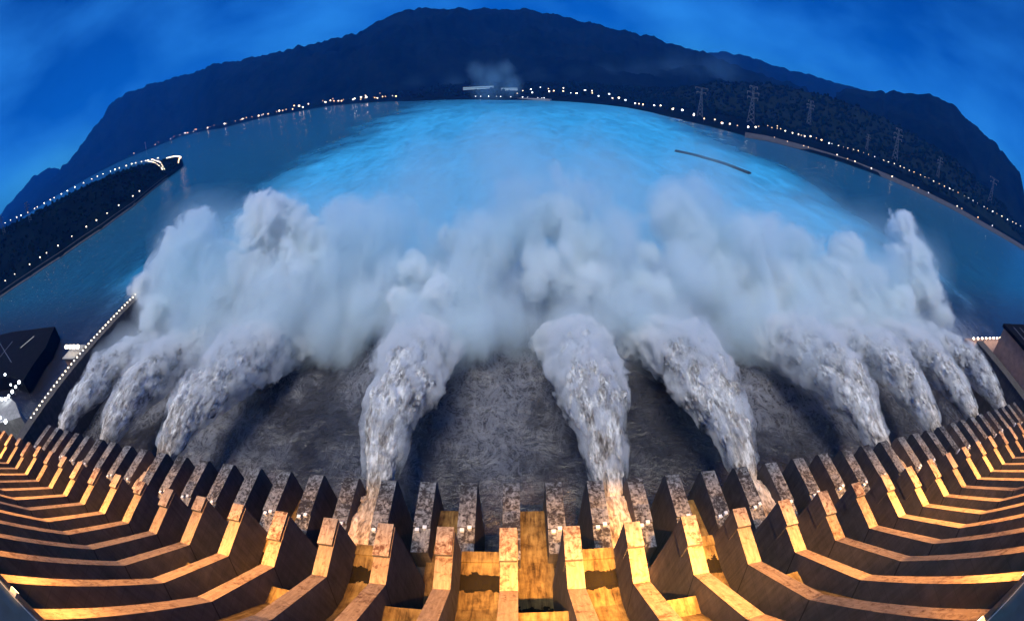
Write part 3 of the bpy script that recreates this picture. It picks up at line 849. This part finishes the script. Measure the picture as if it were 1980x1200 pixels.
# ------------------------------------------------------------------ transmission towers
def pylon(P, h, label, tshape=True):
    e = empty('transmission_tower', P)
    a = math.atan2(P[0] - CAMX, P[1]); e.rotation_euler = (0, 0, -a)
    b = MB(); s = h / 60.0; r = 0.34 * s + .12
    def half(z): return (5.5 - 4.4 * min(z / 44.0, 1)) * s
    lv = [0, 9, 17, 24, 30, 36, 41, 46, 51, 56]
    for z0, z1 in zip(lv, lv[1:]):
        a0, a1 = half(z0), half(z1)
        for sx_, sy_ in ((1,1),(1,-1),(-1,-1),(-1,1)):
            b.bar((sx_*a0, sy_*a0, z0*s), (sx_*a1, sy_*a1, z1*s), r, n=4)
        for (p, q) in (((1,1),(1,-1)),((1,-1),(-1,-1)),((-1,-1),(-1,1)),((-1,1),(1,1))):
            b.bar((p[0]*a0, p[1]*a0, z0*s), (q[0]*a1, q[1]*a1, z1*s), r*.6, n=4)
            b.bar((q[0]*a0, q[1]*a0, z0*s), (p[0]*a1, p[1]*a1, z1*s), r*.6, n=4)
    b.build('lattice_mast', M['lattice'], e)
    for z, L in ((56, 12 if tshape else 6), (47, 9), (39, 0 if tshape else 8)):
        if not L: continue
        c = MB()
        for sy_ in (-1, 1):
            c.bar((-L*s, 0, (z+1.2)*s), (L*s, 0, (z+1.2)*s), r*.8, n=4)
            c.bar((-L*s, 0, (z+1.2)*s), (0, sy_*1.2*s, (z-1.6)*s), r*.7, n=4); c.bar((L*s, 0, (z+1.2)*s), (0, sy_*1.2*s, (z-1.6)*s), r*.7, n=4)
        co = c.build('crossarm', M['lattice'], e)
        for sx_ in (-1, 1):
            i_ = MB(); i_.bar((sx_*(L-.4)*s, 0, (z+1)*s), (sx_*(L-.4)*s, 0, (z-3)*s), .3*s, n=5); i_.build('insulator', M['pale_concrete'], co)
    tag(e, label, 'pylon', 'transmission towers on the banks')
def tower_at(px, ytop, ybot, label, dist=None, tshape=True):
    P = on_ray(px, ybot) if dist is None else dist
    d = math.hypot(P[0] - CAMX, P[1]); top = at_r(px, ytop, d)
    pylon(P, max(20, (top.z - P[2]) * 1.03), label, tshape)
tower_at(1353, 168, 226, 'T-headed lattice pylon nearest the hazy far end of the right bank')
tower_at(1451, 164, 238, 'tall slender lattice pylon behind the cluster of lamps on the right bank', None, False)
tower_at(1563, 192, 243, 'faint lattice pylon on the dark hillside above the start of the road', None, False)
tower_at(1675, 258, 292, 'short lattice pylon low on the right bank behind the road lamps', None, False)
tower_at(1729, 244, 312, 'tall lattice pylon in the middle of the row behind the lit road', None, False)
tower_at(1812, 300, 345, 'slim lattice pylon right of the middle one behind the lit road', None, False)
tower_at(1913, 338, 392, 'lattice pylon farthest right behind the lit road', None, True)
for px, yt, i_f, tt, lab in ((20, 438, 0.55, 0.55, 'leaning looking lattice pylon at the left end of the peninsula'), (72, 425, 1.35, 0.5, 'second lattice pylon from the left on the peninsula'), (128, 396, 2.15, 0.5, 'third lattice pylon on the peninsula, nearest its tip')):
    x, y, z = pen_pt(i_f, tt); pylon((x, y, z), 46, lab, False)
x, y, z = pen_pt(4.9, 1.0)
p = at_z(283, 290, 0); 
b = MB(); b.bar((0,0,-4),(0,0,70),3.0,2.2,10); b.box(-5,5,-5,5,70,78)
b.build('chimney', M['pale_concrete'], None, (p.x, p.y, 0)).name = 'river_beacon'
tag(bpy.data.objects['river_beacon'], 'tall pale beacon column standing in the far left water', 'beacon')

# ------------------------------------------------------------------ guide walls, powerhouses
LGX = -238.0
b = MB(); b.box(LGX - 4.5, LGX + 4.5, 40, 196, -8, 30)
gw = b.build('guide_wall', M['side']); tag(gw, 'long straight guide wall with a string of lamps, left of the water jets', 'guide wall')
b = MB(); b.box(LGX - 5, LGX + 5, 40, 196.4, 30.01, 30.8); b.build('coping', M['side'], gw)
for p in along([(LGX + 3.5, 66, 30.8), (LGX + 3.5, 194, 30.8)], 42):
    lamp(p, 'small white lamp in the string along the left guide wall', 'lamps along the left guide wall', 'lamp', 2.2, 0.42)
RGX = 290.0
b = MB(); b.box(RGX - 5, RGX + 5, 40, 122, -8, 30)
gw2 = b.build('guide_wall', M['side']); tag(gw2, 'dark unlit guide wall at the foot of the dam, right of the last jet', 'guide wall')
b = MB(); b.box(RGX - 5.6, RGX + 5.6, 40, 122.4, 30.01, 30.8); b.build('coping', M['side'], gw2)
dk = [at_z(px, py, 5) for px, py in [(1306,287),(1340,294),(1400,311),(1450,330)]]
b = MB()
for p, q in zip(dk, dk[1:]): quad_prism(b, p, q, 9, -5, 2.5)
tag(b.build('dike', M['roof']), 'low dark dike lying alone in the water off the right bank', 'dike')

def powerhouse(x0, x1, y0, y1, h, label, wall, lean=0):
    e = empty('powerhouse', ((x0 + x1) / 2, (y0 + y1) / 2, 0)); ox, oy = e.location.x, e.location.y
    b = MB(); b.box(x0 - ox, x1 - ox, y0 - oy, y1 - oy, -8, h); b.build('wall', wall, e)
    b = MB(); b.box(x0 - ox - 1.5, x1 - ox + 1.5, y0 - oy - 1.5, y1 - oy + 1.5, h + .01, h + 2.2)
    rf = b.build('roof', M['roof'], e)
    b = MB(); n = int((x1 - x0) / 14)
    for i in range(n):
        x = x0 - ox + (x1 - x0) * (i + .5) / n
        b.bar((x, y0 - oy + 3, h + 2.6), (x + 5, y1 - oy - 3, h + 2.6), 0.22, n=4)
    b.build('roof_ridge', M['steel'], rf)
    tag(e, label, 'powerhouse'); return e
def slab(name, px, z, thick, mats, parent=None):
    P = [at_z(x, y, z) for x, y in px]; n = len(P); b = MB()
    vs = [(p.x, p.y, z) for p in P] + [(p.x, p.y, z - thick) for p in P]
    b.add(vs, [tuple(range(n)), tuple(reversed(range(n, 2 * n)))] + [(i, n + i, n + (i + 1) % n, (i + 1) % n) for i in range(n)])
    return b.build(name, mats, parent)
pf = slab('platform', [(-70, 668), (20, 642), (106, 631), (88, 672), (62, 708), (44, 737), (20, 728), (-70, 745)][::-1], 12, 18, M['roof'])
tag(pf, 'low black platform with faint rails reaching a point in the water at the left edge', 'platform')
b = MB()
for (x0, y0), (x1, y1) in [((-5, 655), (22, 700)), ((40, 672), (66, 650)), ((0, 690), (24, 660))]:
    b.bar(at_z(x0, y0, 12.3), at_z(x1, y1, 12.3), 0.35, n=4)
b.build('rail', M['steel'], pf)
te = slab('terrace', [(-70, 775), (18, 768), (30, 778), (40, 806), (-70, 838)][::-1], 16, 20, M['pale_concrete'])
tag(te, 'pale sloping terrace with glaring lamps between the black platform and the dam', 'terrace')
for x, y, z in [(14, 728, 12), (25, 748, 12), (35, 752, 12), (42, 743, 12), (29, 761, 12), (22, 770, 16), (16, 775, 16), (9, 776, 16), (3, 773, 16), (-5, 770, 16), (6, 812, 16), (17, 819, 16)]:
    lamp(at_z(x, y, z), 'glaring white lamp on the lit terrace at the left edge', 'lamps on the left terrace', 'lamp_cool', 2.5, round(rng.uniform(.9, 1.7), 1))
pr = powerhouse(300, 660, 62, 112, 48, 'brown walled powerhouse at the right edge beyond the last jet', M['brown_wall'])
b = MB(); b.box(300, 400, 114, 140, -8, 20); tr = b.build('terrace', M['brown_wall']); tag(tr, 'low brown terrace with a bright row of lamps beside the right powerhouse', 'terrace')
for p in along([(302, 136, 20), (392, 136, 20)], 11):
    lamp(p, 'bright white lamp in the row on the low brown terrace at the right', 'lamps on the right terrace', 'lamp', 3.0, 0.9)
# small lit landing stage beside the left guide wall
e = empty('landing_stage', (-262, 132, 0))
b = MB(); b.box(-14, 8, -6, 6, -2, 24); b.build('base', M['brown_wall'], e)
b = MB(); b.box(-15, 9, -7, 7, 24.01, 24.8); b.build('deck', M['pale_concrete'], e)
tag(e, 'brown landing stage under four glaring lamps beside the left guide wall', 'landing stage')
for i in range(4):
    lamp((-273 + i * 5.6, 132, 24.8), 'glaring white lamp in the row of four on the brown landing stage', 'lamps on the landing stage', 'lamp', 4.0, 1.5)

# ------------------------------------------------------------------ water jets
def m_jet(name):
    t = NT(name)
    n1 = t.noise(t.pos((1, 0.3, 0.7)), 0.34, 8, 0.68, 0.5); n2 = t.noise(t.pos((1, 0.2, 0.6), (40, 0, 9)), 1.4, 6, 0.7, 0.4)
    k = t.math('ADD', t.math('MULTIPLY', n1, 0.55), t.math('MULTIPLY', n2, 0.45))
    c = t.ramp(k, [(0.38, (0.10, 0.09, 0.083)), (0.48, (0.40, 0.385, 0.37)), (0.57, (0.88, 0.875, 0.87))])
    # silty brown plus painted floodlight orange at the outlet, whiter as it takes up air
    g = t.n('ShaderNodeNewGeometry'); sx = t.n('ShaderNodeSeparateXYZ'); t.l(g.outputs['Position'], sx.inputs[0])
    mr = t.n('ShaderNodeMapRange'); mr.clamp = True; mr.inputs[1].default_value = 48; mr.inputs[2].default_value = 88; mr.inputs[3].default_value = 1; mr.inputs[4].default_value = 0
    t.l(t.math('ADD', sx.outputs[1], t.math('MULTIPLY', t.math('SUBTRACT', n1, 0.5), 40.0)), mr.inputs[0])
    silt_glow = t.mix(1.0, c, (0.85, 0.62, 0.44), 'MULTIPLY')
    c = t.mix(mr.outputs[0], c, silt_glow)
    p = t.surf(c, 0.9, k, 1.0, 1.2, 0.1); return t.mat
M['jet'] = m_jet('silty_glow_white_water')
M['sheath'] = m_spray('fine_spray_air', 0.6, 0.26, 0.44, 0.66, (1, .45, .7), (.96, .965, .97))
Y0, YL = 36.0, 6.2 * U
def jet(k, label, v=33.0, ang=13.0, grow=1.0, lat=0.0, h=0.6, length=1.15):
    xc = (k + 0.5) * U; zL = CAMZ - 9.75 * U + 2.6
    yend = YL + 86 * length
    ys = np.arange(Y0 - 2, yend + 18, h); xs = np.arange(xc - 24 - max(0, -lat * 3), xc + 24 + max(0, lat * 3), h)
    zs = np.arange(-4, 58, h)
    def path(y):
        d = np.maximum(y - YL, 0)
        zc = np.where(y < YL, zL + (YL - y) * 0.23, zL + d * math.tan(R(ang)) - 9.81 * d * d / (2 * (v * math.cos(R(ang))) ** 2))
        tt = d / v
        r = 2.8 + grow * 13.2 * np.clip(d / 92, 0, 1.2) ** 0.95
        return zc + np.where(y < YL, 0, r * 0.12), r, xc + lat * tt
    zc, r, xcc = path(ys)
    X, Y, Z = np.meshgrid(xs, ys, zs, indexing='ij')
    ZC, RC, XC = zc[None, :, None], r[None, :, None], xcc[None, :, None]
    inside = (Y < YL)
    ex = np.where(inside, np.maximum(np.abs(X - XC) / 3.3, np.abs(Z - ZC) / 2.8) , np.sqrt(((X - XC) / RC) ** 2 + ((Z - ZC) / (RC * 0.95)) ** 2))
    sd = (1 - ex) * RC
    cap = (yend - Y); sd = np.minimum(sd, cap * 0.7 + 8)
    band = np.abs(sd) < 7.0
    F = sd.astype(np.float32)
    xb, yb, zb = X[band], Y[band], Z[band]
    d = np.clip((yb - YL + 8) / 60, 0.03, 1)
    s1 = 6.0
    yl = yb + k * 31.0
    na = fbm(xb / 4.2, yl / 8.0, zb / 4.4, 6, 0.72, True)
    nb = fbm(xb / 2.4, yl / 9.5, zb / 2.4, 5, 0.66, True)
    n = nb + (na - nb) * np.clip((d - 0.1) * 1.8, 0, 1)
    n2 = fbm(xb / 14 + k, yb / 20, zb / 14, 2, 0.5)
    F[band] += (n * (1.1 + 3.2 * d) + n2 * 6.0 * d).astype(np.float32)
    dd = np.clip((Y - YL - 38) / 55, 0, 1.4)          # past the arch the solid stream thins out and breaks up in its own spray
    V, Q = surface_nets(F - 7.5 * dd * grow, (xs[0], ys[0], zs[0]), h)
    V[:, 0] -= xc; V[:, 1] -= YL
    e = empty('water_jet', (xc, YL, 0)); tag(e, label, 'water jet', 'jets of water from the deep outlets')
    me = mesh_np('stream', V, Q); smooth(me); me.materials.append(M['jet'])
    link('stream', me, e)
    st_ = 3; V, Q = surface_nets(np.where(Y < YL + 6, -3, F + 1.3 + 2.6 * np.clip((Y - YL) / 80, 0, 1) - 3.0 * dd)[::st_, ::st_, ::st_], (xs[0], ys[0], zs[0]), h * st_)
    V[:, 0] -= xc; V[:, 1] -= YL
    me = mesh_np('fine_spray', V, Q); smooth(me); me.materials.append(M['sheath']); link('fine_spray', me, e)
    return e
JETS = [(-20, 'thin grey jet closest to the left guide wall', dict(grow=.85, h=.65)),
        (-16, 'grey jet second from the left, between the thin one and the broad silvery one', dict(h=.55)),
        (-12, 'broad silvery jet, third from the left and rightmost of the left three', dict(grow=1.1, lat=3.0, h=.45)),
        (-4, 'tall straight jet left of centre with orange lit foot between two piers', dict(h=.42)),
        (2, 'jet right of centre whose bright orange foot shows between two piers', dict(h=.42)),
        (6, 'jet with a curved outer edge, next to the right of the bright orange footed one', dict(h=.42)),
        (12, 'wide misty jet on the right with a sharp pale outer edge, fourth from the right', dict(grow=1.15, h=.45)),
        (16, 'dark grey jet third from the right', dict(h=.55)),
        (20, 'dark grey jet second from the right', dict(h=.65)),
        (24, 'thin blue tinted jet farthest right beside the dark guide wall', dict(grow=.8, h=.65))]
jets = {}
for k, lab, kw in JETS: jets[k] = jet(k, lab, **kw)

# ------------------------------------------------------------------ spray and mist
def cloud(name, puffs, h, density, amp, scale, parent=None, octs=4, col=(0.945, 0.983, 1.0), seed=0.0, floor=-1.0, kids=0, het=None, extra=(), puff=None, inflate=1.0):
    """closed billowing mesh filled with even mist; puffs are (photo x, photo y, radius in photo pixels, distance downstream)"""
    C = []
    for px, py, rp, yy in puffs:
        c = at_y(px, py, yy); d = (c - Vector((CAMX, 0, CAMZ))).length
        C.append((c.x, c.y, max(c.z, 2.0), rp * d / FPX))
    C += list(extra); C0 = list(C)
    C = [(x, y, z, r * inflate) for x, y, z, r in C]
    rs_ = np.random.RandomState(int(abs(seed) * 10) + 5)
    if kids:
        for (x, y, z, r) in list(C):
            for _ in range(kids):
                v = rs_.normal(size=3); v /= np.linalg.norm(v); v[2] = abs(v[2]) * 0.9 - 0.15
                q = r * rs_.uniform(0.28, 0.55)
                C.append((x + v[0] * r * .85, y + v[1] * r * .85, max(2, z + v[2] * r * .85), q))
    C = np.array(C)
    lo = (C[:, :3] - C[:, 3:] * 1.35 - 4).min(0); hi = (C[:, :3] + C[:, 3:] * 1.35 + 4).max(0)
    lo[2] = max(lo[2], floor)
    xs, ys, zs = (np.arange(lo[i], hi[i] + h, h) for i in range(3))
    X, Y, Z = (a.astype(np.float32) for a in np.meshgrid(xs, ys, zs, indexing='ij'))
    F = np.full(X.shape, -50, np.float32)
    for cx_, cy_, cz_, r in C:
        f = r - np.sqrt((X - cx_) ** 2 + (Y - cy_) ** 2 + (Z - cz_) ** 2)
        kk = 3.0; m_ = np.maximum(F, f); F = m_ + kk * np.log1p(np.exp(-np.abs(F - f) / kk)) * 0.6
    band = np.abs(F) < amp * 1.6
    xb, yb, zb = X[band], Y[band], Z[band]
    F[band] += amp * fbm(xb / scale + seed, yb / scale, zb / scale + seed, octs, 0.52, True)
    V, Q = surface_nets(F, (xs[0], ys[0], zs[0]), h)
    me = mesh_np(name, V, Q); smooth(me)
    me.materials.append(m_puffs(name + '_air', density, C0, *puff, col) if puff else m_spray(name + '_air', density, *het, col=col) if het else m_volume(name + '_air', density, col))
    o = link(name, me, parent)
    if parent is not None: o.location = -parent.location
    return o
SPRAY = {
 -20: [(300,600,38,165),(280,560,30,185),(325,540,38,190),(345,500,36,200),(330,470,28,205)],
 -16: [(380,455,42,205),(410,520,48,195),(360,560,42,180),(430,580,42,175),(395,430,26,215)],
 -12: [(520,440,58,205),(580,510,50,195),(490,520,52,190),(560,420,36,215),(600,470,38,205),(460,580,40,180),(545,560,45,180)],
 -4: [(812,525,34,190),(872,458,25,215),(850,565,36,175),(785,580,34,175),(800,500,20,200)],
 2: [(1080,420,46,225),(1120,480,52,210),(1060,520,60,195),(1150,545,46,185),(1010,440,50,220),(960,480,56,210)],
 6: [(1250,490,28,205),(1240,540,30,190),(1345,470,56,210),(1300,420,48,225),(1400,530,56,195),(1275,560,34,180)],
 12: [(1430,480,50,210),(1500,550,52,190),(1545,480,42,210),(1560,540,50,195),(1470,600,46,175),(1590,600,46,175)],
 16: [(1640,490,38,205),(1620,545,46,190),(1655,600,44,175),(1680,550,40,190)],
 20: [(1745,440,30,215),(1760,500,42,200),(1775,560,42,185),(1735,590,40,175)],
 24: [(1800,570,26,190),(1820,610,26,175)],
}
for k, pf in SPRAY.items():
    soft = k in (2, 6, 12, 24); dn = 0.34 if soft else 0.6
    cloud('spray_cloud', pf, 1.25, dn, 5.5, 11.0, jets[k], 5, seed=k * 3.1, kids=6, inflate=1.2, puff=(0.075, 2.1, 0.24, 0.82, (1, .38, .55)) if soft else (0.10, 2.2, 0.27, 0.72, (1, .5, .7)))
for k, pf in SPRAY.items():
    kw = dict([(a, c) for a, _, c in JETS])[k]; gr = kw.get('grow', 1.0)
    ex = []
    for d in (52, 66, 80, 94, 108):
        x, y, z = (k + .5) * U + kw.get('lat', 0) * d / 33, YL + d, CAMZ - 9.75 * U + 2.6 + d * .231 - 9.81 * d * d / (2 * 32.15 ** 2)
        ex.append((x, y, z + 5, gr * (6 + 13 * (d / 92))))
    cloud('spray_veil', [(x, y + 10, r * 1.3, d) for x, y, r, d in pf], 2.6, 0.05, 8.0, 24.0, jets[k], 3, seed=k * 1.7 + 1, kids=3, inflate=1.1, puff=(0.05, 1.6, 0.15, 0.9, (1, .35, .55)), extra=ex, col=(.89, .965, 1))
MP = [(430,610,90,170),(560,600,95,175),(640,560,80,195),(690,470,80,225),(640,640,70,165),(740,440,60,235),(900,560,85,185),(930,470,70,215),(970,620,70,165),(1000,410,60,240),
      (1100,400,65,240),(1180,480,65,210),(1220,620,60,165),(1330,560,80,185),(1330,420,70,230),(1440,630,70,165),(1450,500,75,200),(1560,610,70,170),(1640,570,75,185),(1720,630,50,165),(1750,550,55,190),
      (360,540,70,190),(800,620,60,165),(900,640,55,160),(610,640,50,165),(985,630,50,165),(850,480,55,215),(780,530,50,195),(700,600,60,175),(1220,540,50,195)]
mist = cloud('mist', MP, 2.6, 0.17, 10.0, 30.0, None, 4, seed=5.0, kids=2, inflate=1.35, puff=(0.06, 2.0, 0.06, 1.05, (1, .3, .5)), col=(.88, .96, 1))
TM = [(420,520,125,190),(620,470,135,215),(810,430,140,225),(1000,395,150,235),(1180,410,145,230),(1350,420,140,225),(1520,470,125,210),(1680,510,105,200),(1775,520,75,195)]
mv = cloud('thin_mist', TM, 4.0, 0.026, 12.0, 42.0, None, 3, seed=9.0, col=(.66, .9, 1.0), inflate=1.3, puff=(0.018, 1.0, 0.08, 1.0, (1, .4, .6)))
tag(mv, 'thin blue veil of mist above the churning water', kind='stuff')
tag(mist, 'pale mist drifting low over the churning water between the jets', kind='stuff')
st = cloud('steam', [(940,175,30,1300),(955,150,30,1330),(925,140,22,1340),(975,135,20,1340),(985,165,24,1320)], 9.0, 0.006, 30.0, 70.0, None, 3, seed=2.0, col=(.45, .8, 1), inflate=1.4, puff=(0.012, 1.6, 0.1, 0.9, (1, 1, .6)))
vm = cloud('valley_mist', [(1180, 168, 45, 2300), (1240, 158, 48, 2450), (1310, 148, 50, 2500), (1390, 140, 45, 2500), (1110, 170, 40, 2300), (1040, 170, 36, 2250), (960, 172, 32, 2200), (880, 170, 32, 2200), (800, 174, 30, 2200)],
           26.0, 0.0011, 60.0, 160.0, None, 3, seed=3.0, col=(.3, .7, 1), inflate=1.5, puff=(0.004, 0.9, 0.1, 1.0, (1, 1, 1.5)))
tag(vm, 'blue mist lying along the foot of the mountains', kind='stuff')
tag(st, 'faint blue plume of steam rising over the far quay', kind='stuff')

# ------------------------------------------------------------------ haze
b = MB(); b.box(-12000, 12000, -900, 12000, -10, 1500)
hz = b.build('haze', m_volume('haze_air', 0.00006, (0.01, 0.26, 1.0), 0.0))
tag(hz, 'blue dusk haze over the valley', kind='stuff')
